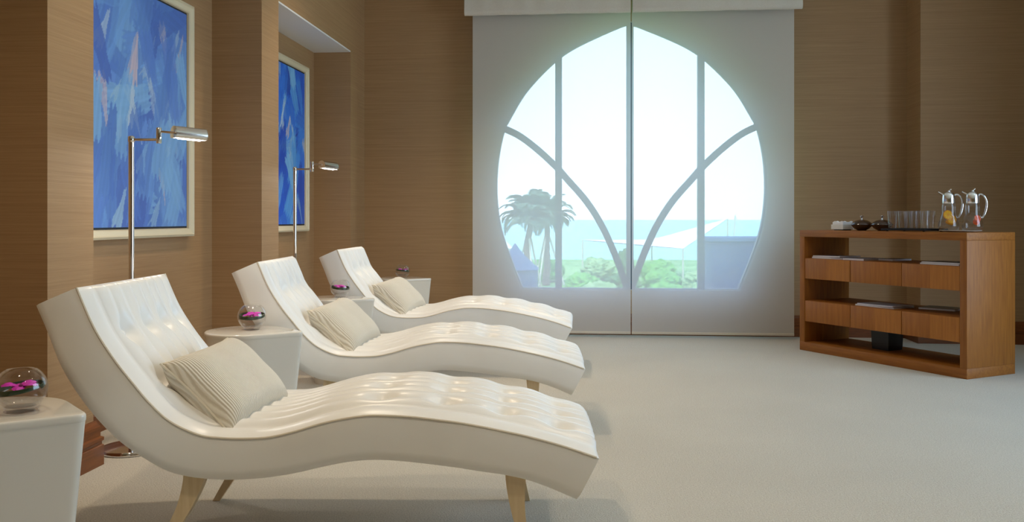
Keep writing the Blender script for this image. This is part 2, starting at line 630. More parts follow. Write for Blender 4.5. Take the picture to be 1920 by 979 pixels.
# ------------------------------------------------------------------ roller shades
def shade(label, x0, x1, group):
    r = thing('roller_shade', label, 'shade', ((x0 + x1) / 2, 7.90, 0.0), 0, group)
    w = (x1 - x0) / 2
    nx, nz = 24, 40
    vs, fs = [], []
    for j in range(nz + 1):
        z = 0.045 + (3.05 - 0.045) * j / nz
        for i in range(nx + 1):
            x = -w + 2 * w * i / nx
            vs.append((x, 0.003 * math.sin(x * 3.1 + 1) * (1 - j / nz), z))
    for j in range(nz):
        for i in range(nx):
            a_ = j * (nx + 1) + i
            fs.append((a_, a_ + 1, a_ + nx + 2, a_ + nx + 1))
    mesh_obj('fabric', vs, fs, 'screen_fabric', r, True)
    box('hem_bar', 'valance_cloth', r, -w, w, -0.006, 0.006, 0.03, 0.052, 0.003)
    tube('roller', [(-w, 0.02, 3.08), (w, 0.02, 3.08)], 0.03, 'chrome_soft', r, 14)
    # gathered cloth valance over the roller, rounded hem
    prof = [(-0.055, 3.20), (-0.085, 3.18), (-0.098, 3.05), (-0.105, 2.94), (-0.112, 2.885), (-0.105, 2.858), (-0.085, 2.85), (-0.07, 2.868), (-0.065, 2.93), (-0.055, 3.15)]
    vs, fs = [], []
    ww = w + 0.035
    cx = 0.035 if x0 > 0 else -0.035
    n_ = 90
    for i in range(n_ + 1):
        x = cx - ww + 2 * ww * i / n_ if False else -w + (-0.06 if x0 < 0 else 0.004) + (2 * w + (0.056 if x0 < 0 else 0.045)) * i / n_
        for k, (y, z) in enumerate(prof):
            d = 0.0035 * math.sin(x * 34) + 0.003 * noise.noise((x * 7, k * 0.3, 2.1))
            vs.append((x, y + d, z + 0.004 * noise.noise((x * 4, 5.0, 0))))
    k = len(prof)
    for i in range(n_):
        for q in range(k):
            fs.append((i * k + q, (i + 1) * k + q, (i + 1) * k + (q + 1) % k, i * k + (q + 1) % k))
    fs += [tuple(range(k)), tuple(range(n_ * k, n_ * k + k))[::-1]]
    mesh_obj('valance', vs, fs, 'valance_cloth', r, True, sharp=60)
    return r
shade('cream see-through roller shade over the left half of the arched window', -1.066, 0.340, 'roller shades over the arched window')
shade('cream see-through roller shade over the right half, nearest the sideboard', 0.349, 1.748, 'roller shades over the arched window')

# ------------------------------------------------------------------ ceiling downlights (above the picture)
def downlight(x, y, aimx, aimy, power, label):
    r = thing('recessed_downlight', label, 'light', (x, y, ZC), 0, 'ceiling downlights')
    lathe('trim_ring', [(0.055, -0.004), (0.075, -0.006), (0.078, -0.001), (0.055, -0.001)], 'white_paint', r, 24, close=True)
    lathe('lens', [(0.0, -0.002), (0.055, -0.002)], 'downlight_glow', r, 24)
    l = bpy.data.lights.new('downlight_beam', 'SPOT')
    l.energy = power
    l.color = WARM
    l.spot_size = math.radians(110)
    l.spot_blend = 0.9
    l.shadow_soft_size = 0.06
    o = bpy.data.objects.new('downlight_beam', l)
    COL.objects.link(o)
    o.parent = r
    o.location = (0, 0, -0.02)
    d = Vector((aimx - x, aimy - y, -ZC))
    o.rotation_euler = d.to_track_quat('-Z', 'Y').to_euler()
DL = [(-1.25, 1.5, 1.0), (-1.25, 3.7, 1.0), (-1.25, 5.9, 1.1), (1.2, 0.6, 0.7), (1.2, 2.8, 0.7), (0.35, 6.2, 0.85)]  # last one is unseen, set there to brighten the roller shades
for i, (x, y, k) in enumerate(DL):
    downlight(x, y, x, y + 0.4, DOWNLIGHT_W * k, 'round recessed ceiling downlight, %s from the window end of the %s row' % (['third', 'second', 'first', 'third', 'second', 'first'][i], ['left', 'right'][i // 3]))

# ------------------------------------------------------------------ chaise longue
TP = [(-0.725, 0.841), (-0.673, 0.722), (-0.614, 0.628), (-0.554, 0.551), (-0.503, 0.491), (-0.443, 0.437), (-0.358, 0.397), (-0.289, 0.387), (-0.221, 0.385), (-0.144, 0.389), (-0.07, 0.405), (0.015, 0.43), (0.085, 0.445), (0.152, 0.454), (0.221, 0.454), (0.291, 0.45), (0.36, 0.442), (0.429, 0.433), (0.497, 0.421), (0.566, 0.407), (0.635, 0.392), (0.704, 0.374), (0.773, 0.353), (0.853, 0.325)]
BT = [(-0.852, 0.786), (-0.818, 0.706), (-0.776, 0.603), (-0.725, 0.517), (-0.665, 0.44), (-0.596, 0.372), (-0.529, 0.326), (-0.46, 0.287), (-0.392, 0.268), (-0.307, 0.259), (-0.229, 0.259), (-0.144, 0.266), (-0.059, 0.28), (0.015, 0.297), (0.085, 0.311), (0.152, 0.318), (0.221, 0.317), (0.291, 0.311), (0.36, 0.303), (0.429, 0.294), (0.497, 0.283), (0.566, 0.273), (0.635, 0.258), (0.704, 0.234), (0.786, 0.199)]
CW = 0.68
NS, NV = 230, 141
Tc = resample(TP, NS)
# bottom curve points matched to the top ones along the local normal direction (fraction of arc length)
Bc = resample(BT, NS)
tan = np.gradient(Tc, axis=0)
tan /= np.linalg.norm(tan, axis=1)[:, None]
nor = np.stack([-tan[:, 1], tan[:, 0]], 1)
Ls = np.concatenate([[0], np.cumsum(np.linalg.norm(np.diff(Tc, axis=0), axis=1))])
ROWS = [(-0.649, 0.68), (-0.533, 0.522), (0.172, 0.454), (0.373, 0.438), (0.55, 0.409), (0.727, 0.368)]
def s_of(p):
    return Ls[np.argmin(np.hypot(Tc[:, 0] - p[0], Tc[:, 1] - p[1]))]
RS = [s_of(p) for p in ROWS]
BV = [0.2, 0.4, 0.6, 0.8]
NF = 10
def cushion_height(s, v):
    e = min(1.0, min(s, Ls[-1] - s) / 0.035)
    e = math.sqrt(max(0.0, 1 - (1 - e) ** 2))
    crown = 0.034 * (1 - abs(2 * v - 1) ** 2.6)
    fl = 0.018 * abs(math.sin(PI * NF * v)) ** 0.8 * (0.45 if v < 0.1 or v > 0.9 else 1.0)
    h = crown + 0.0015 * noise.noise((s * 5, v * 3, 0.3))
    keep, pull = 1.0, 0.0
    for rs in RS:
        ds = s - rs
        if abs(ds) > 0.20:
            continue
        for bv in BV:
            dv = (v - bv) * CW
            if abs(dv) < 0.14:
                r2 = (ds / 1.15) ** 2 + dv * dv
                d_ = math.exp(-r2 / (2 * 0.024 ** 2))
                keep *= 1 - 0.85 * d_
                pull += 0.024 * d_ + 0.007 * math.exp(-math.sqrt(r2 + 1e-5) / 0.010)
                pull += 0.006 * math.exp(-abs(ds) / 0.06 - (dv / 0.009) ** 2)
    h += fl * keep * (0.9 + 0.1 * noise.noise((s * 3, v * 5, 1.7))) - pull
    return max(h, 0.0) * e + 0.001
def make_chaise():
    r = thing('chaise_longue', '', 'chaise longue', (0, 0, 0), 0, 'white chaise longues in a row')
    # tufted top
    vs, fs = [], []
    for i in range(NS):
        for j in range(NV):
            v = j / (NV - 1)
            h = cushion_height(Ls[i], v)
            vs.append((Tc[i, 0] + nor[i, 0] * h, (v - 0.5) * CW, Tc[i, 1] + nor[i, 1] * h))
    for i in range(NS - 1):
        for j in range(NV - 1):
            a_ = i * NV + j
            fs.append((a_, a_ + NV, a_ + NV + 1, a_ + 1))
    mesh_obj('tufted_cushion', vs, fs, 'leather', r, True)
    # upholstered body: sides, underside, ends
    ring = []
    K = 8
    vs, fs = [], []
    for i in range(NS):
        t_, b_ = Tc[i], Bc[i]
        rr = []
        for side in (-1, 1):
            seq = range(K + 1) if side < 0 else range(K, -1, -1)
            for k in seq:
                q = k / K
                p = b_ * (1 - q) + t_ * q
                bul = 0.007 * math.sin(PI * q) ** 0.7
                inset = 0.012 * max(0, 1 - q / 0.12) ** 2
                y = side * (CW / 2 + bul - inset + 0.0015 * noise.noise((p[0] * 5, p[1] * 9, side)))
                rr.append((p[0], y, p[1]))
        vs += rr
    R_ = 2 * (K + 1)
    for i in range(NS - 1):
        for q in range(R_):
            fs.append((i * R_ + q, i * R_ + (q + 1) % R_, (i + 1) * R_ + (q + 1) % R_, (i + 1) * R_ + q))
    fs += [tuple(range(R_))[::-1], tuple(range((NS - 1) * R_, NS * R_))]
    mesh_obj('upholstered_body', vs, fs, 'leather', r, True, sharp=45)
    for side in (-1, 1):
        path = [(Tc[i, 0] + nor[i, 0] * 0.001, side * (CW / 2 + 0.0005), Tc[i, 1] + nor[i, 1] * 0.001) for i in range(0, NS, 2)]
        tube('seam_piping', path, 0.0035, 'piping', r, 6)
    # buttons
    prof = [(0.0, 0.008), (0.007, 0.0070), (0.0125, 0.0035), (0.0138, 0.0), (0.0138, -0.005)]
    vsb, fsb = [], []
    n_ = 14
    for a_ in range(n_):
        for rad, z in prof:
            vsb.append((rad * math.cos(2 * PI * a_ / n_), rad * math.sin(2 * PI * a_ / n_), z))
    kk = len(prof)
    for a_ in range(n_):
        for q in range(kk - 1):
            fsb.append((a_ * kk + q, ((a_ + 1) % n_) * kk + q, ((a_ + 1) % n_) * kk + q + 1, a_ * kk + q + 1))
    first = None
    for rs in RS:
        i = int(np.argmin(abs(Ls - rs)))
        for bv in BV:
            h = cushion_height(Ls[i], bv)
            p = Vector((Tc[i, 0] + nor[i, 0] * (h + 0.004), (bv - .5) * CW, Tc[i, 1] + nor[i, 1] * (h + 0.004)))
            if first is None:
                o = mesh_obj('button', vsb, fsb, 'leather', r, True)
                first = o
            else:
                o = first.copy()
                COL.objects.link(o)
                o.parent = r
            o.location = p
            o.rotation_euler = Vector((nor[i, 0], 0, nor[i, 1])).to_track_quat('Z', 'Y').to_euler()
    # sabre legs
    def leg(pathpts, y):
        C_ = resample(pathpts, 14)
        vs, fs = [], []
        for i, (x, z, w) in enumerate(C_):
            d = 0.021 - 0.006 * i / 13
            vs += [(x - w, y - d, z), (x + w, y - d, z), (x + w, y + d, z), (x - w, y + d, z)]
        for i in range(13):
            for q in range(4):
                fs.append((i * 4 + q, i * 4 + (q + 1) % 4, (i + 1) * 4 + (q + 1) % 4, (i + 1) * 4 + q))
        fs += [(0, 1, 2, 3), tuple(52 + q for q in (3, 2, 1, 0))]
        mesh_obj('leg', vs, fs, 'leg_wood', r, True, sharp=40)
    for y in (-CW / 2 + 0.045, CW / 2 - 0.045):
        leg([(-0.372, 0.30, 0.036), (-0.385, 0.235, 0.030), (-0.412, 0.165, 0.023), (-0.455, 0.09, 0.018), (-0.51, 0.0, 0.013)], y)
        leg([(0.602, 0.30, 0.034), (0.602, 0.235, 0.029), (0.608, 0.165, 0.022), (0.622, 0.09, 0.016), (0.645, 0.0, 0.012)], y)
    return r
CH = [(-0.859, 2.955), (-0.912, 4.547), (-0.990, 6.196)]
CYAW = [YAW, YAW, YAW - 0.07]
chl = ['white tufted chaise longue nearest the camera, largest of the three',
       'middle white tufted chaise longue between the other two',
       'white tufted chaise longue farthest back, by the shaded arched window']
ch0 = make_chaise()
ch0.location = (*CH[0], 0)
ch0.rotation_euler = (0, 0, YAW)
ch0['label'] = chl[0]
for p, yw, lb in zip(CH[1:], CYAW[1:], chl[1:]):
    dup(ch0, (*p, 0), yw, lb)

# ------------------------------------------------------------------ ribbed lumbar pillows
def make_pillow():
    PL, PS, PT = 0.41, 0.32, 0.082
    n_, m_ = 44, 32
    vs, fs = [], []
    idx = {}
    for side in (1, -1):
        for i in range(n_ + 1):
            for j in range(m_ + 1):
                u, w = 2 * i / n_ - 1, 2 * j / m_ - 1
                edge = i in (0, n_) or j in (0, m_)
                if edge and side == -1:
                    idx[(side, i, j)] = idx[(1, i, j)]
                    continue
                px = u * PL / 2 * (1 - 0.085 * (1 - w * w) * 0 - 0.07 * (1 - abs(w) ** 2) * abs(u) ** 3)
                py = w * PS / 2 * (1 - 0.10 * (1 - abs(u) ** 2) * abs(w) ** 3)
                h = PT * ((1 - u ** 4) * (1 - w ** 4)) ** 0.55
                h *= 1 + 0.06 * noise.noise((u * 2.3, w * 2.1, side * 3.1))
                idx[(side, i, j)] = len(vs)
                vs.append((px, py, side * h))
        for i in range(n_):
            for j in range(m_):
                q = [idx[(side, i, j)], idx[(side, i + 1, j)], idx[(side, i + 1, j + 1)], idx[(side, i, j + 1)]]
                fs.append(tuple(q if side == 1 else q[::-1]))
    o = mesh_obj('lumbar_pillow', vs, fs, 'rib_cloth', None, True)
    edge = [(i, 0) for i in range(n_)] + [(n_, j) for j in range(m_)] + [(i, m_) for i in range(n_, 0, -1)] + [(0, j) for j in range(m_, 0, -1)]
    path = [Vector(vs[idx[(1, i, j)]]) for i, j in edge]
    path.append(path[0])
    tube('seam_edge', path, 0.0035, 'cloth_plain', o, 6)
    return o
pil0 = make_pillow()
bx = Vector((0.09, 0.45, 0.03)).normalized()
ax = Vector((-0.22, 0.0, 0.20))
ax = (ax - bx * ax.dot(bx)).normalized()
nz_ = bx.cross(ax)
PM = Matrix((bx, ax, nz_)).transposed().to_4x4()
if nz_.z < 0:
    PM = Matrix((-bx, ax, -nz_)).transposed().to_4x4()
pl_lab = ['cream ribbed lumbar pillow on the nearest chaise longue', 'cream ribbed lumbar pillow on the middle chaise longue', 'cream ribbed lumbar pillow on the farthest chaise longue']
for i, (p, lb) in enumerate(zip(CH, pl_lab)):
    if i == 0:
        o = pil0
    else:
        o = pil0.copy(); COL.objects.link(o)
        for c in pil0.children:
            cc = c.copy(); COL.objects.link(cc); cc.parent = o
    tag(o, lb, 'pillow', 'ribbed pillows on the chaise longues')
    o.matrix_world = Matrix.Translation((*p, 0)) @ Matrix.Rotation(CYAW[i], 4, 'Z') @ Matrix.Translation((-0.350, -0.065, 0.500)) @ PM

# ------------------------------------------------------------------ teardrop side tables
TH = 0.54
def make_table():
    r = thing('side_table', '', 'table', (0, 0, 0), 0, 'white teardrop side tables')
    R0, tip = 0.185, Vector((0.275, -0.045))
    d = tip.length
    base = math.atan2(tip.y, tip.x)
    al = math.acos(R0 / d)
    pts = []
    for k in range(41):
        a_ = base + al + (2 * PI - 2 * al) * k / 40
        pts.append((R0 * math.cos(a_), R0 * math.sin(a_)))
    # lightly rounded tip
    t0, t1 = Vector(pts[-1]), Vector(pts[0])
    p0, p1 = tip + (t0 - tip).normalized() * 0.03, tip + (t1 - tip).normalized() * 0.03
    for k in range(1, 8):
        q = k / 8
        pts.append(tuple(t0.lerp(p0, q)))
    for k in range(9):
        q = k / 8
        pts.append(tuple(p0 * (1 - q) ** 2 + tip * 2 * q * (1 - q) + p1 * q * q))
    for k in range(1, 8):
        q = k / 8
        pts.append(tuple(p1.lerp(t1, q)))
    cxy = Vector((0.035, -0.006))
    def ringat(sc, z, off=0.0):
        out = []
        for p in pts:
            v = (Vector(p) - cxy)
            v = v * sc
            v = v - v.normalized() * off
            out.append((cxy.x + v.x, cxy.y + v.y, z))
        return out
    def loft(name, rings, cap0=True, cap1=True):
        n_ = len(pts)
        vs, fs = [], []
        for rg in rings:
            vs += rg
        for i in range(len(rings) - 1):
            for q in range(n_):
                fs.append((i * n_ + q, i * n_ + (q + 1) % n_, (i + 1) * n_ + (q + 1) % n_, (i + 1) * n_ + q))
        if cap0: fs.append(tuple(range(n_))[::-1])
        if cap1: fs.append(tuple(range((len(rings) - 1) * n_, len(rings) * n_)))
        return mesh_obj(name, vs, fs, 'lacquer', r, True, sharp=50)
    zt = TH - 0.022
    body = [ringat(0.74 + 0.25 * (k / 8) ** 0.9, zt * k / 8) for k in range(9)]
    loft('pedestal', body)
    top = [ringat(0.992, zt), ringat(1.0, zt + 0.004)] + [ringat(1.0, TH - 0.008 + 0.008 * math.sin(a_), 0.008 * (1 - math.cos(a_))) for a_ in (0, 0.4, 0.8, 1.2, PI / 2)]
    loft('table_top', top)
    return r
TB = [(-1.590, 2.235), (-1.572, 3.935), (-1.655, 5.605), (-1.640, 7.535)]
tl_ = ['white lacquered teardrop side table in the near left corner, cut by the frame', 'white lacquered teardrop side table behind the nearest chaise longue', 'white lacquered teardrop side table behind the middle chaise longue', 'white lacquered teardrop side table by the back wall, beyond the last chaise']
tab0 = make_table()
tab0.location = (*TB[0], 0); tab0.rotation_euler = (0, 0, YAW); tab0['label'] = tl_[0]
for p, lb in zip(TB[1:], tl_[1:]):
    dup(tab0, (*p, 0), YAW, lb)

# ------------------------------------------------------------------ glass bowls with a floating orchid
def make_bowl():
    r = thing('flower_bowl', '', 'bowl', (0, 0, 0), 0, 'glass bowls with floating blossoms')
    R0, zc = 0.064, 0.062
    prof = [(0.0, 0.006), (0.036, 0.006)]
    prof = [(0.0, 0.0), (0.034, 0.0), (0.040, 0.004)]
    for k in range(19):
        a_ = -1.02 + (1.02 + 0.95) * k / 18
        prof.append((R0 * math.cos(a_) * 1.02, zc + R0 * math.sin(a_) * 0.98))
    inner = [(max(x - 0.003, 0), z + (0.012 if z < 0.02 else 0)) for x, z in prof[2:]][::-1]
    prof += inner + [(0.0, 0.016)]
    lathe('glass_vessel', prof, 'bowl_glass', r, 40, sharp=80)
    wz = 0.060
    wp = [(0.0, 0.017), (0.036, 0.018)]
    for k in range(10):
        a_ = -0.78 + (0.78 - 0.03) * k / 9
        wp.append((R0 * math.cos(a_) * 1.02 - 0.005, zc + R0 * math.sin(a_) * 0.98))
    wp.append((0.0, wp[-1][1]))
    lathe('water', wp, 'water', r, 32, sharp=60)
    # leaf blade coiled inside the glass, slightly tilted
    vs, fs = [], []
    n_ = 64
    for i in range(n_ + 1):
        a_ = 2 * PI * i / n_ * 1.04
        z = 0.061 + 0.008 * math.sin(a_ + 0.6) + 0.006 * i / n_
        rr = math.sqrt(max(R0 ** 2 - (z - zc) ** 2, 0)) - 0.007
        wd = 0.0075 * math.sin(PI * min(max(i / n_, 0.06), 0.94)) ** 0.5
        for q, (dz, dr) in enumerate(((-wd, -0.0006), (wd, -0.0006), (wd, 0.0006), (-wd, 0.0006))):
            vs.append(((rr + dr) * math.cos(a_), (rr + dr) * math.sin(a_), z + dz))
    for i in range(n_):
        for q in range(4):
            fs.append((i * 4 + q, (i + 1) * 4 + q, (i + 1) * 4 + (q + 1) % 4, i * 4 + (q + 1) % 4))
    mesh_obj('leaf_ring', vs, fs, 'leaf_dark', r, True, sharp=40)
    # blossom: five petals and a lip
    fl = mesh_obj('blossom', [(0.006 * math.cos(k), 0.006 * math.sin(k), 0.068 + 0.003 * (k % 2)) for k in range(6)] + [(0, 0, 0.077), (0, 0, 0.064)],
                  [(k, (k + 1) % 6, 6) for k in range(6)] + [((k + 1) % 6, k, 7) for k in range(6)], 'petal_dark', r, True)
    vs, fs = [], []
    for i in range(9):
        q = i / 8
        w = 0.0175 * math.sin(PI * (0.08 + 0.86 * q)) ** 0.7
        for j in range(7):
            s_ = j / 3 - 1
            vs.append((0.003 + 0.042 * q, s_ * w, 0.066 + 0.013 * math.sin(q * 2.6) - 0.004 * s_ * s_ + 0.002 * math.sin(j * 2 + i)))
    for i in range(8):
        for j in range(6):
            a_ = i * 7 + j
            fs.append((a_, a_ + 7, a_ + 8, a_ + 1))
    p0 = mesh_obj('petal', vs, fs, 'petal', fl, True)
    for k in range(1, 5):
        p = p0.copy(); COL.objects.link(p); p.parent = fl
        p.rotation_euler = (0, 0, 2 * PI * k / 5)
        p.scale = (0.9 + 0.1 * (k % 2),) * 3
    return r
BW = [(-1.500, 2.215), (-1.555, 3.955), (-1.625, 5.635), (-1.625, 7.53)]
bl = ['round glass bowl with floating magenta blossom, cut by the left picture edge', 'round glass bowl with floating magenta blossom on the table behind the nearest chaise', 'round glass bowl with floating magenta blossom on the table behind the middle chaise', 'round glass bowl with floating magenta blossom on the farthest side table']
bowl0 = make_bowl()
bowl0.location = (*BW[0], TH); bowl0['label'] = bl[0]
for k, (p, lb) in enumerate(zip(BW[1:], bl[1:])):
    dup(bowl0, (*p, TH), 0.9 * (k + 1), lb)

# ------------------------------------------------------------------ chrome swing-arm floor lamps
def make_lamp(sd):
    r = thing('floor_lamp', '', 'lamp', (0, 0, 0), 0, 'chrome reading lamps')
    hl = 1.42
    lathe('base', [(0.0, 0.0), (0.128, 0.0), (0.132, 0.004), (0.132, 0.016), (0.128, 0.021), (0.03, 0.024), (0.0, 0.024)], 'chrome', r, 48, sharp=40)
    tube('pole', [(0, 0, 0.02), (0, 0, hl)], 0.0125, 'chrome', r, 18)
    lathe('pole_cap', [(0, 0.006), (0.009, 0.005), (0.0145, 0), (0.0145, -0.022), (0.0125, -0.024)], 'chrome', r, 18, (0, 0, hl))
    tube('lower_arm', [(0.01, 0, hl - 0.012), (0.122, 0, hl - 0.012)], 0.0065, 'chrome', r, 12)
    lathe('swivel_joint', [(0, 0.046), (0.010, 0.046), (0.012, 0.043), (0.012, -0.023), (0.010, -0.026), (0, -0.026)], 'chrome', r, 18, (0.125, 0, hl - 0.004))
    tube('upper_arm', [(0.134, 0.0, hl + 0.024), (0.20, -0.012, hl + 0.018)], 0.0055, 'chrome', r, 12)
    # trough-shaped shade: barrel open underneath
    A0 = Vector((0.196, -0.012, hl + 0.016))
    d = Vector(sd).normalized()
    s_ = d.cross(Vector((0, 0, 1))).normalized()
    u_ = s_.cross(d).normalized()
    Ln, Rr = 0.145, 0.034
    vs, fs = [], []
    n_ = 28
    a0, a1 = math.radians(-38), math.radians(218)
    for rr in (Rr, Rr - 0.0025):
        for e in (0, 1):
            for i in range(n_ + 1):
                a_ = a0 + (a1 - a0) * i / n_
                vs.append(A0 + d * (Ln * e) + s_ * (math.cos(a_) * rr) + u_ * (math.sin(a_) * rr))
    N1 = n_ + 1
    for i in range(n_):
        fs.append((i, i + 1, N1 + i + 1, N1 + i))
        fs.append((2 * N1 + i + 1, 2 * N1 + i, 3 * N1 + i, 3 * N1 + i + 1))
    for i in (0, n_):
        fs.append((i, N1 + i, 3 * N1 + i, 2 * N1 + i))
    sh = mesh_obj('shade', vs, fs, 'chrome', r, True, sharp=40)
    for e in (0, 1):
        c0 = A0 + d * (Ln * e)
        vs = [c0 + d * 0.0015 + s_ * (math.cos(a0 + (a1 - a0) * i / n_) * Rr) + u_ * (math.sin(a0 + (a1 - a0) * i / n_) * Rr) for i in range(n_ + 1)]
        vs += [v - d * 0.003 for v in vs]
        fs = [tuple(range(N1)), tuple(range(N1, 2 * N1))[::-1]] + [(i, (i + 1) % N1, N1 + (i + 1) % N1, N1 + i) for i in range(N1)]
        mesh_obj('end_cap', vs, fs, 'chrome', sh)
    tube('bulb', [A0 + d * 0.02 - u_ * 0.012, A0 + d * (Ln - 0.02) - u_ * 0.012], 0.013, 'lamp_glow', sh, 12)
    return r
LPS = [(-2.078, 3.85), (-2.14, 6.253)]
lamp0 = make_lamp((0.72, 0.69, -0.04))
lamp0.location = (*LPS[0], 0); lamp0.rotation_euler = (0, 0, YAW)
lamp0['label'] = 'chrome swing-arm floor lamp behind the nearest chaise, before the large blue painting'
lamp1 = make_lamp((0.50, 0.86, -0.04))
lamp1.location = (*LPS[1], 0); lamp1.rotation_euler = (0, 0, YAW)
lamp1['label'] = ('chrome swing-arm floor lamp in the far alcove, before the narrower-looking blue painting')
for p in LPS:
    l = bpy.data.lights.new('reading_lamp_beam', 'AREA')
    l.shape = 'RECTANGLE'; l.size = 0.12; l.size_y = 0.03
    l.energy = 2.5; l.color = (1.0, 0.93, 0.82)
    o = bpy.data.objects.new('reading_lamp_beam', l)
    COL.objects.link(o)
    o.location = Vector((p[0], p[1], 1.40)) + Matrix.Rotation(YAW, 3, 'Z') @ Vector((0.263, 0.052, 0.0))
    o.rotation_euler = (0, 0, YAW + 0.76)

# ------------------------------------------------------------------ paintings
def paint_colors(seed, nu, nv, vivid):
    R = np.random.RandomState(seed)
    w, h = 1.0, 1.3
    U, V = np.meshgrid(np.linspace(0, w, nu), np.linspace(0, h, nv), indexing='ij')
    pal = np.array([(96, 140, 216), (112, 162, 226), (78, 118, 200), (128, 178, 228), (86, 126, 210), (104, 148, 214), (120, 168, 222), (72, 104, 190), (92, 136, 208)], float)
    if vivid:
        pal = np.array([(40, 112, 226), (28, 90, 210), (70, 150, 238), (24, 74, 190), (104, 178, 240), (46, 124, 232), (130, 192, 242), (20, 62, 172)], float)
    img = np.zeros((nu, nv, 3)) + pal[0]
    img += (np.sin(V * 2.1 + 0.5)[..., None] * 6)
    def stroke(cu, cv, ang, ln, wd, col, alpha, taper=0.0):
        nonlocal img
        du, dv = U - cu, V - cv
        a_ = du * math.cos(ang) + dv * math.sin(ang)
        b_ = -du * math.sin(ang) + dv * math.cos(ang)
        b_ = b_ + 0.18 * a_ * a_ / ln * R.uniform(-1, 1)
        wloc = wd * (1 - taper * (a_ / ln + 0.5))
        seedp = R.uniform(0, 50)
        edge = 0.012 * np.sin(a_ * 40 + seedp)
        m = (np.abs(a_) < ln / 2 + 0.02 * np.sin(b_ * 160 + seedp)) & (np.abs(b_) < wloc / 2 + edge * 0.3)
        bb = b_ / max(wd, 1e-3)
        streak = 0.5 + 0.25 * np.sin(bb * 23 + seedp) + 0.15 * np.sin(bb * 57 + 2 * seedp) + 0.1 * np.sin(bb * 11 + a_ * 9)
        A = (m * alpha * (0.80 + 0.20 * streak))[..., None]
        c = np.array(col)[None, None, :] * (0.96 + 0.08 * streak[..., None])
        img = img * (1 - A) + c * A
    for k in range(80):
        ang = R.choice([1, 1, 1, -1]) * R.uniform(0.95, 1.5)
        if R.rand() < 0.2:
            ang = R.uniform(-0.5, 0.5)
        stroke(R.uniform(0, w), R.uniform(0, h), ang, R.uniform(0.3, 0.7), R.uniform(0.12, 0.26), pal[R.randint(len(pal))], R.uniform(0.5, 0.95), R.uniform(0, 0.6))
    for k in range(22):
        c = [(176, 198, 224), (190, 208, 228), (156, 192, 222), (206, 186, 200)][R.randint(4)]
        stroke(R.uniform(0, w), R.uniform(0.05, h), R.choice([1, -1]) * R.uniform(1.0, 1.45), R.uniform(0.14, 0.32), R.uniform(0.05, 0.11), c, R.uniform(0.5, 0.9), 0.95)
    for k in range(26):
        ang = R.choice([1, 1, -1]) * R.uniform(1.0, 1.45)
        stroke(R.uniform(0, w), R.uniform(0, h), ang, R.uniform(0.25, 0.5), R.uniform(0.10, 0.2), pal[R.randint(len(pal))], R.uniform(0.55, 0.95), 0.5)
    img = np.clip(img, 0, 255) / 255
    lin = np.where(img <= 0.04045, img / 12.92, ((img + 0.055) / 1.055) ** 2.4)
    return lin
def painting(label, y0, y1, z0, z1, seed, vivid):
    r = thing('painting', label, 'painting', (XA, (y0 + y1) / 2, z0), 0, 'blue abstract paintings in the alcoves')
    hw, hh = (y1 - y0) / 2, z1 - z0
    # frame: mitred moulding, profile (inset from the outer edge, proud of the wall)
    prof = [(0.0, 0.0), (0.0, 0.040), (0.012, 0.046), (0.018, 0.040), (0.040, 0.034), (0.046, 0.028), (0.050, 0.010), (0.050, 0.0)]
    vs, fs = [], []
    for cy, cz_ in ((-1, 0), (1, 0), (1, 1), (-1, 1)):
        for ins, pr in prof:
            vs.append((pr + 0.001, cy * (hw - ins), ins if cz_ == 0 else hh - ins))
    k = len(prof)
    for i in range(4):
        for q in range(k):
            fs.append((i * k + q, ((i + 1) % 4) * k + q, ((i + 1) % 4) * k + (q + 1) % k, i * k + (q + 1) % k))
    mesh_obj('frame', vs, fs, 'frame_cream', r)
    box('liner', 'liner_black', r, 0.002, 0.016, -hw + 0.049, hw - 0.049, 0.049, hh - 0.049)
    nu, nv = 150, 210
    cw, cb, ct = hw - 0.060, 0.060, hh - 0.060
    col = paint_colors(seed, nu, nv, vivid)
    vs = [(0.020, -cw + 2 * cw * i / (nu - 1), cb + (ct - cb) * j / (nv - 1)) for i in range(nu) for j in range(nv)]
    fs = [(i * nv + j, (i + 1) * nv + j, (i + 1) * nv + j + 1, i * nv + j + 1) for i in range(nu - 1) for j in range(nv - 1)]
    nb = len(vs)
    rim = [i * nv for i in range(nu)] + [(nu - 1) * nv + j for j in range(1, nv)] + [i * nv + nv - 1 for i in range(nu - 2, -1, -1)] + [j for j in range(nv - 2, 0, -1)]
    vs += [(0.015, vs[q][1], vs[q][2]) for q in rim]
    nr = len(rim)
    fs += [(rim[q], nb + q, nb + (q + 1) % nr, rim[(q + 1) % nr]) for q in range(nr)]
    o = mesh_obj('canvas', vs, fs, 'oil_paint', r)
    ca = o.data.color_attributes.new('paint', 'FLOAT_COLOR', 'POINT')
    full_ = np.ones((len(vs), 4), np.float32)
    full_[:nb, :3] = col.reshape(-1, 3)
    full_[nb:, :3] = (0.02, 0.05, 0.2)
    ca.data.foreach_set('color', full_.ravel())
painting('large framed painting of broad muted blue brush strokes, nearest the camera', 4.03, 5.18, 0.945, 2.33, 5, False)
painting('framed painting of vivid blue strokes, farther one in the alcove near the window', 6.22, 7.37, 0.945, 2.33, 11, True)

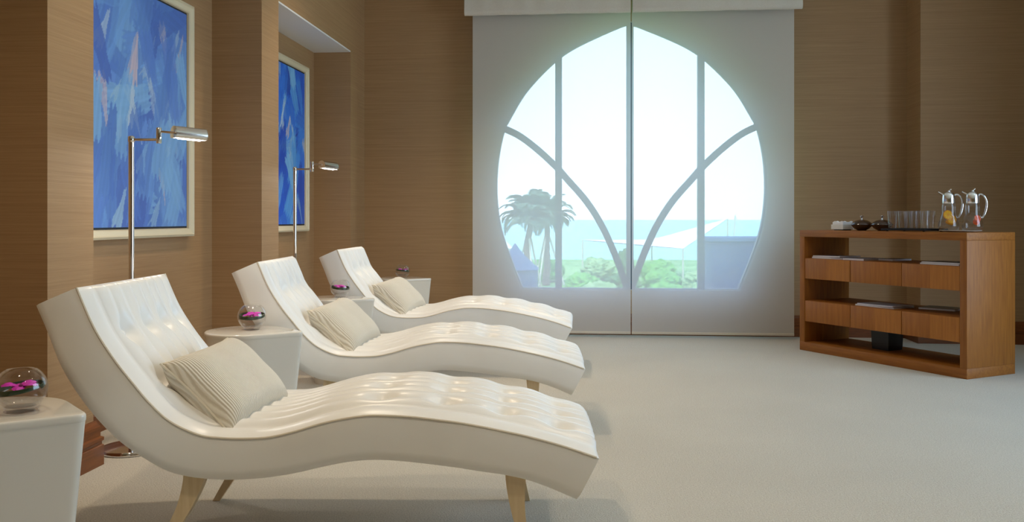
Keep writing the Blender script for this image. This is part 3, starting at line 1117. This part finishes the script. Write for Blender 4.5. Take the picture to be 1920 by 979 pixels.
# ------------------------------------------------------------------ sideboard
SA, SB = Vector((1.657, 7.296)), Vector((2.434, 6.032))
ang = math.atan2(SB.y - SA.y, SB.x - SA.x)
SLEN = (SB - SA).length
SD = 0.49
SH = 0.958
sb = thing('sideboard', 'long open wooden sideboard with two rows of drawers at the right', 'sideboard', (SA.x, SA.y, 0), ang)
tk = 0.052
box('top_panel', 'sideboard_wood_h', sb, 0, SLEN, 0, SD, SH - tk, SH, 0.003)
box('bottom_panel', 'sideboard_wood_h', sb, 0, SLEN, 0, SD, 0, 0.068, 0.003)
box('side_panel', 'sideboard_wood', sb, 0, tk, 0.0005, SD - 0.0005, 0.068, SH - tk, 0.002)
box('side_panel', 'sideboard_wood', sb, SLEN - tk, SLEN, 0.0005, SD - 0.0005, 0.068, SH - tk, 0.002)
for z0, z1 in ((0.574, 0.736), (0.234, 0.400)):
    box('drawer_case', 'sideboard_wood_h', sb, tk, SLEN - tk, 0.024, SD - 0.002, z0 + 0.002, z1)
    wd = (SLEN - 2 * tk) / 3
    for k in range(3):
        x0 = tk + wd * k + 0.002
        dr = thing('drawer', '', '', (0, 0, 0)) if False else None
        d = box('drawer', 'drawer_wood_b', sb, x0, x0 + wd - 0.004, 0.004, 0.023, z0, z1 - 0.001, 0.0015)
        # veneer leaf of lighter figure on half of the front
        if (k + (z0 > 0.5)) % 2 or k == 2:
            box('veneer_leaf', 'drawer_wood_a', d, x0 + wd * 0.5, x0 + wd - 0.006, 0.0025, 0.006, z0 + 0.002, z1 - 0.003)
def on_board(u, v, z=SH):
    p = Vector((SA.x, SA.y)) + Vector((math.cos(ang), math.sin(ang))) * u + Vector((-math.sin(ang), math.cos(ang))) * v
    return (p.x, p.y, z)

# dark bin on the bottom shelf
bn = thing('waste_bin', 'black square box standing on the bottom shelf of the sideboard', 'bin', on_board(0.62, 0.27, 0.068), ang)
bm = bmesh.new()
r_ = bmesh.ops.create_cube(bm, size=1.0)
for v in r_['verts']:
    s_ = 0.074 if v.co.z < 0 else 0.08
    v.co = Vector((v.co.x * 2 * s_, v.co.y * 2 * s_, (v.co.z + .5) * 0.155))
topf = [f for f in bm.faces if f.calc_center_median().z > 0.15]
rr = bmesh.ops.inset_region(bm, faces=topf, thickness=0.006)
bmesh.ops.translate(bm, verts=list({v for f in topf for v in f.verts}), vec=(0, 0, -0.13))
bm_obj('bin_body', bm, 'black_plastic', bn)
bm = bmesh.new()
for a_ in ((-0.084, 0.084, -0.084, -0.076), (-0.084, 0.084, 0.076, 0.084), (-0.084, -0.076, -0.076, 0.076), (0.076, 0.084, -0.076, 0.076)):
    bm_box(bm, a_[0], a_[1], a_[2], a_[3], 0.150, 0.158)
bm_obj('rim', bm, 'black_plastic', bn)

# magazines
def magazine(label, loc, rz, w, d, th, cover, curl=0.0, group='magazines on the sideboard'):
    r = thing('magazine', label, 'magazine', loc, rz, group)
    def sheet(name, z0, z1, mat, gw=0.0):
        n_ = 10
        vs, fs = [], []
        for i in range(n_ + 1):
            x = -w / 2 - gw + (w + 2 * gw) * i / n_
            c = curl * (i / n_) ** 3
            for y, z in ((-d / 2 - gw, z0), (d / 2 + gw, z0), (d / 2 + gw, z1), (-d / 2 - gw, z1)):
                vs.append((x, y, z + c))
        for i in range(n_):
            for q in range(4):
                fs.append((i * 4 + q, (i + 1) * 4 + q, (i + 1) * 4 + (q + 1) % 4, i * 4 + (q + 1) % 4))
        fs += [(0, 1, 2, 3), tuple(n_ * 4 + q for q in (3, 2, 1, 0))]
        mesh_obj(name, vs, fs, mat, r)
    sheet('back_cover', 0, 0.0008, cover, 0.001)
    sheet('pages', 0.0008, th - 0.0008, 'paper')
    sheet('front_cover', th - 0.0008, th, cover, 0.001)
z1_, z2_ = 0.736, 0.400
magazine('open pale magazine at the left end of the upper drawer row, bottom of two', on_board(0.235, 0.16, z1_), ang + 0.02, 0.30, 0.22, 0.012, 'paper_cover')
magazine('pale magazine lying on top of another at the left of the upper drawer row', on_board(0.235, 0.155, z1_ + 0.0122), ang - 0.05, 0.29, 0.21, 0.010, 'paper_cover', 0.004)
magazine('bluish magazine beside the left pair on the upper drawer row', on_board(0.49, 0.17, z1_), ang + 0.06, 0.19, 0.24, 0.014, 'blue_cover')
magazine('dark magazine behind the bluish one on the upper drawer row', on_board(0.665, 0.30, z1_), ang + 0.02, 0.13, 0.20, 0.014, 'dark_cover')
magazine('white magazine at the right end of the upper drawer row, bottom of two', on_board(1.245, 0.15, z1_), ang, 0.30, 0.22, 0.010, 'paper_cover')
magazine('white magazine at the right end of the upper drawer row, top of two', on_board(1.25, 0.152, z1_ + 0.0102), ang + 0.03, 0.295, 0.215, 0.009, 'dark_cover')
magazine('white magazine in the middle of the lower drawer row, bottom of two', on_board(0.69, 0.16, z2_), ang + 0.03, 0.34, 0.22, 0.010, 'paper_cover')
magazine('white magazine in the middle of the lower drawer row, top of two', on_board(0.70, 0.155, z2_ + 0.0102), ang - 0.03, 0.33, 0.21, 0.008, 'blue_cover', 0.003)
magazine('black folder at the back of the lower drawer row', on_board(1.02, 0.36, z2_), ang + 0.3, 0.25, 0.2, 0.014, 'dark_cover')

# napkin dish
nd = thing('napkin_dish', 'white square dish holding folded white napkins on the sideboard', 'dish', on_board(0.255, 0.20), ang)
bm = bmesh.new()
bm_box(bm, -0.045, 0.045, -0.045, 0.045, 0.0, 0.008, 0.002)
bm_obj('foot', bm, 'black_plastic', nd, True, 40)
bm = bmesh.new()
for a_ in ((-0.060, 0.060, -0.060, -0.055), (-0.060, 0.060, 0.055, 0.060), (-0.060, -0.055, -0.055, 0.055), (0.055, 0.060, -0.055, 0.055)):
    bm_box(bm, a_[0], a_[1], a_[2], a_[3], 0.008, 0.046)
bm_box(bm, -0.055, 0.055, -0.055, 0.055, 0.008, 0.014)
bm_obj('square_dish', bm, 'porcelain', nd)
vs, fs = [], []
n_ = 14
for i in range(n_ + 1):
    for j in range(n_ + 1):
        u, w = i / n_ * 2 - 1, j / n_ * 2 - 1
        z = 0.056 + 0.012 * max(abs(u), abs(w)) ** 3 + 0.008 * math.sin(u * 5 + 1) * math.cos(w * 4)
        vs.append((u * 0.052, w * 0.052, z))
tp = len(vs)
vs += [(x, y, 0.0145) for x, y, z in vs]
g = lambda i, j: i * (n_ + 1) + j
for i in range(n_):
    for j in range(n_):
        fs.append((g(i, j), g(i + 1, j), g(i + 1, j + 1), g(i, j + 1)))
        fs.append((tp + g(i, j + 1), tp + g(i + 1, j + 1), tp + g(i + 1, j), tp + g(i, j)))
for i in range(n_):
    for a_, b_ in ((g(i, 0), g(i + 1, 0)), (g(i + 1, n_), g(i, n_)), (g(0, i + 1), g(0, i)), (g(n_, i), g(n_, i + 1))):
        fs.append((b_, a_, tp + a_, tp + b_))
mesh_obj('napkin_stack', vs, fs, 'napkin', nd, True, sharp=40)

# brown lidded bowls
def lidded(label, loc):
    r = thing('lidded_bowl', label, 'bowl', loc, 0, 'brown lidded bowls on the sideboard')
    lathe('bowl_body', [(0, 0), (0.030, 0), (0.033, 0.004), (0.058, 0.018), (0.078, 0.040), (0.080, 0.044), (0.074, 0.045), (0, 0.045)], 'brown_lacquer', r, 40)
    ld = lathe('lid', [(0.080, 0.0455), (0.079, 0.049), (0.066, 0.064), (0.045, 0.077), (0.020, 0.084), (0, 0.086)], 'brown_lacquer', r, 40)
    lathe('knob', [(0, 0.084), (0.007, 0.086), (0.0045, 0.093), (0.006, 0.100), (0.012, 0.106), (0.013, 0.113), (0.007, 0.119), (0, 0.120)], 'chrome_soft', ld, 20)
lidded('brown lidded bowl with silver knob beside the napkin dish', on_board(0.435, 0.21))
lidded('brown lidded bowl with silver knob beside the black glass tray', on_board(0.60, 0.24))

# tray with tumblers
tr_ = thing('serving_tray', 'black rectangular tray carrying the drinking glasses', 'tray', on_board(0.905, 0.21), ang)
bm = bmesh.new()
bm_box(bm, -0.188, 0.188, -0.12, 0.12, 0.006, 0.012, 0.002)
bm_obj('tray_plate', bm, 'black_plastic', tr_, True, 40)
bm = bmesh.new()
for a_ in ((-0.188, 0.188, -0.12, -0.113), (-0.188, 0.188, 0.113, 0.12), (-0.188, -0.181, -0.113, 0.113), (0.181, 0.188, -0.113, 0.113)):
    bm_box(bm, a_[0], a_[1], a_[2], a_[3], 0.008, 0.022)
bm_obj('tray_rim', bm, 'black_plastic', tr_)
for sx in (-1, 1):
    for sy in (-1, 1):
        lathe('foot', [(0, 0), (0.008, 0), (0.009, 0.007), (0, 0.007)], 'black_plastic', tr_, 10, (sx * 0.155, sy * 0.09, 0))
def make_glass():
    r = thing('drinking_glass', '', 'glass', (0, 0, 0), 0, 'drinking glasses on the black tray')
    H_ = 0.135
    lathe('glass_wall', [(0.029, 0.013), (0.0315, 0.06), (0.036, H_ - 0.001), (0.0355, H_), (0.0345, H_), (0.034, H_ - 0.001), (0.0295, 0.06), (0.027, 0.013)], 'tumbler_glass', r, 28, sharp=70, close=True)
    lathe('glass_base', [(0, 0.0), (0.026, 0.0), (0.0285, 0.003), (0.029, 0.0128), (0.0, 0.0115)], 'tumbler_glass', r, 28, sharp=60)
    return r
gl0 = make_glass()
gi = 0
ords = ['first', 'second', 'third', 'fourth']
for row, vv_ in enumerate((0.150, 0.265)):
    for k in range(4 if row == 0 else 3):
        loc = on_board(0.77 + 0.092 * k + (0.046 if row else 0), vv_, SH + 0.0122)
        lb = 'clear drinking glass, %s from the left in the %s row of the tray' % (ords[k], 'front' if row == 0 else 'rear')
        if gi == 0:
            gl0.location = loc; gl0['label'] = lb
        else:
            dup(gl0, loc, 0, lb)
        gi += 1

# carafes on a white platter
pt = tag(lathe('platter', [(0, 0), (0.075, 0), (0.16, 0.007), (0.165, 0.010), (0.158, 0.011), (0.09, 0.005), (0, 0.005)], 'porcelain', None, 48, scale=(0.86, 0.74)), 'white oval platter under the two glass carafes', 'platter')
pt.location = on_board(1.240, 0.262)
pt.rotation_euler = (0, 0, ang)
def carafe(label, loc, rz, slices, group='water carafes on the sideboard'):
    r = thing('water_carafe', label, 'carafe', loc, rz, group)
    r.scale = (0.9, 0.9, 1.0)
    prof = [(0, 0.0), (0.058, 0.0), (0.070, 0.010), (0.077, 0.035), (0.075, 0.062), (0.063, 0.092), (0.053, 0.118), (0.0515, 0.145), (0.053, 0.165), (0.049, 0.188), (0.042, 0.205), (0.040, 0.215)]
    inner = [(max(x - 0.003, 0), z + (0.006 if z < 0.005 else 0)) for x, z in prof][::-1]
    lathe('glass_vessel', prof + inner, 'tumbler_glass', r, 36, sharp=80)
    lathe('water', [(0, 0.008), (0.054, 0.008), (0.066, 0.013), (0.072, 0.036), (0.070, 0.062), (0.058, 0.092), (0.049, 0.117), (0.047, 0.14), (0, 0.14)], 'water', r, 32, sharp=60)
    lathe('collar', [(0.046, 0.192), (0.0475, 0.200), (0.0465, 0.240), (0.043, 0.246), (0.040, 0.238), (0.040, 0.20)], 'chrome_soft', r, 36, close=True)
    ld = lathe('lid', [(0.0465, 0.240), (0.044, 0.253), (0.034, 0.266), (0.018, 0.273), (0, 0.275)], 'chrome_soft', r, 36)
    tube('thumb_lever', [(-0.012, 0, 0.268), (0.010, 0, 0.284), (0.018, 0, 0.292)], [0.006, 0.005, 0.004], 'chrome_soft', ld, 10)
    vs, fs = [], []
    for i in range(7):
        q = i / 6
        w = 0.020 * (1 - q) + 0.006
        x = -0.036 - 0.038 * q
        z = 0.248 + 0.022 * q
        vs += [(x, -w, z + 0.006), (x, 0, z - 0.008 * (1 - q * .5)), (x, w, z + 0.006), (x, 0, z + 0.003)]
    for i in range(6):
        for q in range(4):
            fs.append((i * 4 + q, (i + 1) * 4 + q, (i + 1) * 4 + (q + 1) % 4, i * 4 + (q + 1) % 4))
    fs += [(0, 1, 2, 3), (27, 26, 25, 24)]
    mesh_obj('spout', vs, fs, 'chrome_soft', r, True)
    hp = resample([(0.040, 0.250), (0.062, 0.252), (0.086, 0.232), (0.098, 0.195), (0.094, 0.150), (0.080, 0.110), (0.066, 0.092)], 24)
    tube('handle', [(x, 0, z) for x, z in hp], [0.0065 + 0.0015 * math.sin(i / 23 * PI) for i in range(24)], 'chrome_soft', r, 12)
    for (x, y, z, rx, ry, kind) in slices:
        S = lathe('fruit_slice', [(0, -0.003), (0.030, -0.003), (0.0335, -0.002), (0.0335, 0.002), (0.030, 0.003), (0, 0.003)], 'orange_peel' if kind == 'o' else 'red_fruit', r, 28)
        S.location = (x, y, z); S.rotation_euler = (rx, ry, 0)
        if kind == 'r':
            S.scale = (0.7, 0.7, 0.9)
        # segments
        for k in range(8):
            a0_, a1_ = 2 * PI * k / 8 + 0.06, 2 * PI * (k + 1) / 8 - 0.06
            ps = [(0.005 * math.cos((a0_ + a1_) / 2), 0.005 * math.sin((a0_ + a1_) / 2))] + [(0.027 * math.cos(a0_ + (a1_ - a0_) * q / 4), 0.027 * math.sin(a0_ + (a1_ - a0_) * q / 4)) for q in range(5)]
            vs = [(x_, y_, 0.0045) for x_, y_ in ps] + [(x_, y_, -0.0045) for x_, y_ in ps]
            fs = [tuple(range(6)), tuple(range(11, 5, -1))] + [(q, 6 + q, 6 + (q + 1) % 6, (q + 1) % 6) for q in range(6)]
            mesh_obj('segment', vs, fs, 'orange_flesh' if kind == 'o' else 'red_fruit', S)
CY = YAW - 0.25
carafe('glass water carafe with chrome lid and round orange slices inside', on_board(1.178, 0.225, SH + 0.0052), CY, [(-0.008, -0.012, 0.112, 1.35, 0.25, 'o'), (0.018, -0.014, 0.080, 1.25, -0.35, 'o'), (0.012, 0.012, 0.060, 0.5, 0.2, 'o')])
carafe('glass water carafe with chrome lid and reddish fruit inside, rearmost right', on_board(1.305, 0.300, SH + 0.0052), CY, [(0.030, -0.018, 0.088, 1.2, 0.5, 'r'), (0.024, -0.01, 0.066, 1.3, -0.6, 'r')])

# ------------------------------------------------------------------ garden and sea seen through the window
GZ = -3.9
struct(box('ground', 'lawn', None, -80, 90, 8.8, 108, GZ - 0.3, GZ))
struct(box('path', 'path_sand', None, -60, 70, 60.5, 63.0, GZ, GZ + 0.03))
struct(box('sea', 'sea_water', None, -2500, 2500, 108.05, 4500, GZ - 2.2, GZ - 1.4))

def make_palm(label, loc, rz, seed, hgt):
    R = random.Random(seed)
    r = thing('palm_tree', label, 'palm tree', loc, rz, 'palm trees outside the window')
    path = [(0.12 * math.sin(i * 0.5), 0.05 * math.cos(i * 0.7), hgt * i / 16) for i in range(17)]
    tube('trunk', path, [0.30 - 0.008 * i + 0.02 * (i % 2) for i in range(17)], 'palm_trunk', r, 12)
    # frond mesh
    vs, fs = [], []
    L_ = 2.7
    def mid(q):
        return Vector((L_ * (q - 0.22 * q ** 3), 0, 0.55 * math.sin(q * 2.0) - 1.0 * q ** 2.4))
    for i in range(15):
        a_, b_ = mid(i / 15), mid((i + 1) / 15)
        w = 0.028 * (1 - i / 16)
        k = len(vs)
        vs += [a_ + Vector((0, -w, 0)), a_ + Vector((0, w, 0)), b_ + Vector((0, w, 0)), b_ + Vector((0, -w, 0)), a_ + Vector((0, 0, -w)), b_ + Vector((0, 0, -w))]
        fs += [(k, k + 1, k + 2, k + 3), (k, k + 3, k + 5, k + 4), (k + 1, k + 4, k + 5, k + 2)]
    for i in range(3, 46):
        q = i / 46
        p = mid(q)
        ln = 0.62 * math.sin(PI * (0.15 + 0.8 * q)) + 0.1
        for s_ in (-1, 1):
            tip = p + Vector((0.42 * ln, s_ * ln * 0.8, -0.28 * ln))
            k = len(vs)
            vs += [p + Vector((-0.022, 0, 0)), p + Vector((0.022, 0, 0)), p.lerp(tip, 0.5) + Vector((0.03, 0, 0.05)), tip, p.lerp(tip, 0.5) + Vector((-0.03, 0, 0.05))]
            fs.append((k, k + 1, k + 2, k + 3, k + 4))
    f0 = None
    top = Vector(path[-1])
    for k in range(52):
        if f0 is None:
            f0 = mesh_obj('frond', vs, fs, 'palm_leaf', r)
            o = f0
        else:
            o = f0.copy(); COL.objects.link(o); o.parent = r
        o.location = top + Vector((0, 0, R.uniform(-0.25, 0.15)))
        o.rotation_euler = (R.uniform(-.2, .2), -R.uniform(-0.35, 1.15), k * 2.399 + R.uniform(-.2, .2))
        o.scale = (R.uniform(0.8, 1.05),) * 3
    for a_ in (0.5, 2.4, 4.6):
        tube('support_stake', [(1.3 * math.cos(a_), 1.3 * math.sin(a_), 0), (0.2 * math.cos(a_), 0.2 * math.sin(a_), hgt * 0.72)], 0.07, 'stake_wood', r, 8)
make_palm('left palm tree with pale support stakes, seen through the shade', (-4.25, 59.9, GZ), 0.4, 3, 5.0)
make_palm('right palm tree just behind the left mullion, seen through the shade', (-3.35, 66.0, GZ), 1.9, 8, 5.0)

def make_bush(label, loc, rad, hgt, mat, seed):
    bm = bmesh.new()
    bmesh.ops.create_icosphere(bm, subdivisions=4, radius=1.0)
    for v in bm.verts:
        n_ = v.co.normalized()
        k = 1 + 0.22 * noise.noise(n_ * 2.1 + Vector((seed, 0, 0))) + 0.20 * noise.noise(n_ * 6 + Vector((0, seed, 0))) + 0.22 * noise.noise(n_ * 15 + Vector((0, 0, seed)))
        v.co = Vector((n_.x * rad * k, n_.y * rad * k, max(n_.z, -0.75) * hgt * k * 0.62 + hgt * 0.45))
    o = bm_obj('shrub', bm, mat, None)
    o.location = loc
    return tag(o, label, 'shrub', 'garden shrubs beyond the window')
bush = [(-3.2, 44, 1.2, 1.3, 'bush_green'), (-1.5, 46, 1.3, 1.4, 'bush_green'), (0.4, 48, 1.5, 1.6, 'bush_pale'), (2.2, 45, 1.2, 1.5, 'bush_green'), (3.9, 49, 1.5, 1.5, 'bush_green'), (6.4, 50, 1.3, 1.5, 'bush_pale'),
        (-5.0, 54, 1.6, 1.4, 'bush_pale'), (-0.6, 57, 1.5, 1.9, 'bush_green'), (2.0, 58, 1.5, 1.8, 'bush_deep'), (4.6, 58.5, 1.6, 2.0, 'bush_green'), (7.2, 58, 1.8, 2.2, 'bush_pale'),
        (-3.5, 70, 1.8, 2.0, 'bush_green'), (0.5, 72, 1.8, 2.0, 'bush_pale'), (2.6, 70, 0.9, 2.9, 'bush_deep'), (5.0, 68, 1.8, 2.0, 'bush_green'), (9.0, 66, 2.0, 2.4, 'bush_green'), (-7.0, 72, 2.0, 2.2, 'bush_deep'), (11.5, 60, 1.9, 2.0, 'bush_pale')]
rows_ = {0: 'front', 1: 'middle', 2: 'rear'}
pos_ = ['first', 'second', 'third', 'fourth', 'fifth', 'sixth', 'seventh']
groups_ = [bush[:6], bush[6:11], bush[11:]]
for ri, gq in enumerate(groups_):
    for k, (x, y, rd, hg, mt) in enumerate(sorted(gq)):
        hg *= (0.8, 0.62, 0.72)[ri]
        rd *= 0.72
        make_bush('green garden shrub, %s from the left in the %s row outside the window' % (pos_[k], rows_[ri]), (x, y, GZ + 0.13 * hg), rd, hg, mt, x * 1.3 + y)

# stretched white canopy with masts
tn = thing('white_canopy', 'long white stretched canopy rising to a point beyond the shrubs', 'canopy', (6.0, 77, GZ), 0)
A_, B_, C_, D_ = Vector((-6.8, -1.5, 3.15)), Vector((6.1, 4.0, 4.95)), Vector((1.4, -3.5, 2.5)), Vector((-0.5, 6.0, 3.0))
def coons(u, w):
    p = (A_ * (1 - u) + C_ * u) * (1 - w) + (D_ * (1 - u) + B_ * u) * w
    p = p + Vector((0, 0, -0.55 * math.sin(PI * u) * math.sin(PI * w) + 0.0))
    return p
vs, fs = [], []
n_ = 18
for lay in (0, -0.05):
    for i in range(n_ + 1):
        for j in range(n_ + 1):
            vs.append(coons(i / n_, j / n_) + Vector((0, 0, lay)))
q0 = (n_ + 1) ** 2
for i in range(n_):
    for j in range(n_):
        fs.append((g2 := i * (n_ + 1) + j, g2 + n_ + 1, g2 + n_ + 2, g2 + 1))
        fs.append((q0 + g2 + 1, q0 + g2 + n_ + 2, q0 + g2 + n_ + 1, q0 + g2))
mesh_obj('canopy_sheet', vs, fs, 'tent_white', tn, True)
for p in (A_, B_, C_, D_):
    tube('mast', [(p.x, p.y, 0), (p.x, p.y, p.z)], 0.07, 'stake_wood', tn, 8)

# navy pavilion at the right
nv_ = thing('navy_cabana', 'dark navy square cabana at the right of the window view', 'cabana', (4.15, 26.4, GZ), 0.05)
bm = bmesh.new()
bm_box(bm, -0.82, 1.0, -0.9, 0.9, 1.7, 4.30, 0.03)
bm_obj('curtain_body', bm, 'navy_fabric', nv_, True, 40)
box('flat_roof', 'slate_blue', nv_, -0.90, 1.08, -0.98, 0.98, 4.30, 4.42, 0.02)
for sx in (-0.78, 0.96):
    for sy in (-0.86, 0.86):
        box('post', 'mullion_metal', nv_, sx - 0.04, sx + 0.04, sy - 0.04, sy + 0.04, 0, 1.72)
# mast
mt_ = thing('flag_mast', 'thin leaning mast with a stay beyond the navy cabana', 'mast', (14.0, 91.0, GZ), 0)
tube('pole', [(0, 0, 0), (0.35, 0, 5.3)], 0.07, 'stake_wood', mt_, 8)
tube('stay', [(0.35, 0, 5.2), (1.1, 0, 3.9)], 0.03, 'stake_wood', mt_, 6)
tube('crossbar', [(-0.1, 0, 3.0), (1.4, 0, 3.1)], 0.04, 'stake_wood', mt_, 6)
# slate tent-like parasol at the left and small white tent behind
def cone_tent(name, label, loc, rad, zlow, ztop_, mat, cat):
    r = thing(name, label, cat, loc, 0.3)
    vs, fs = [], []
    n_ = 8
    for k in range(6):
        q = k / 5
        for i in range(n_):
            a_ = 2 * PI * i / n_
            rr = rad * (1 - q) ** 1.25 + 0.03
            vs.append((rr * math.cos(a_), rr * math.sin(a_), zlow + (ztop_ - zlow) * q))
    for k in range(5):
        for i in range(n_):
            fs.append((k * n_ + i, k * n_ + (i + 1) % n_, (k + 1) * n_ + (i + 1) % n_, (k + 1) * n_ + i))
    mesh_obj('roof', vs, fs, mat, r, False)
    vs = [(rad * 0.94 * math.cos(2 * PI * i / n_), rad * 0.94 * math.sin(2 * PI * i / n_), z) for z in (0, zlow + 0.06) for i in range(n_)]
    mesh_obj('wall_cloth', vs, [(i, (i + 1) % n_, n_ + (i + 1) % n_, n_ + i) for i in range(n_)], mat, r, False)
cone_tent('garden_tent', 'slate blue garden tent at the left of the window view', (-3.55, 41.0, GZ), 1.15, 2.6, 3.8, 'slate_blue', 'tent')
cone_tent('beach_tent', 'small white tent by the sea at the left edge of the window', (-10.4, 100.0, GZ), 1.6, 1.6, 3.3, 'tent_white', 'tent')
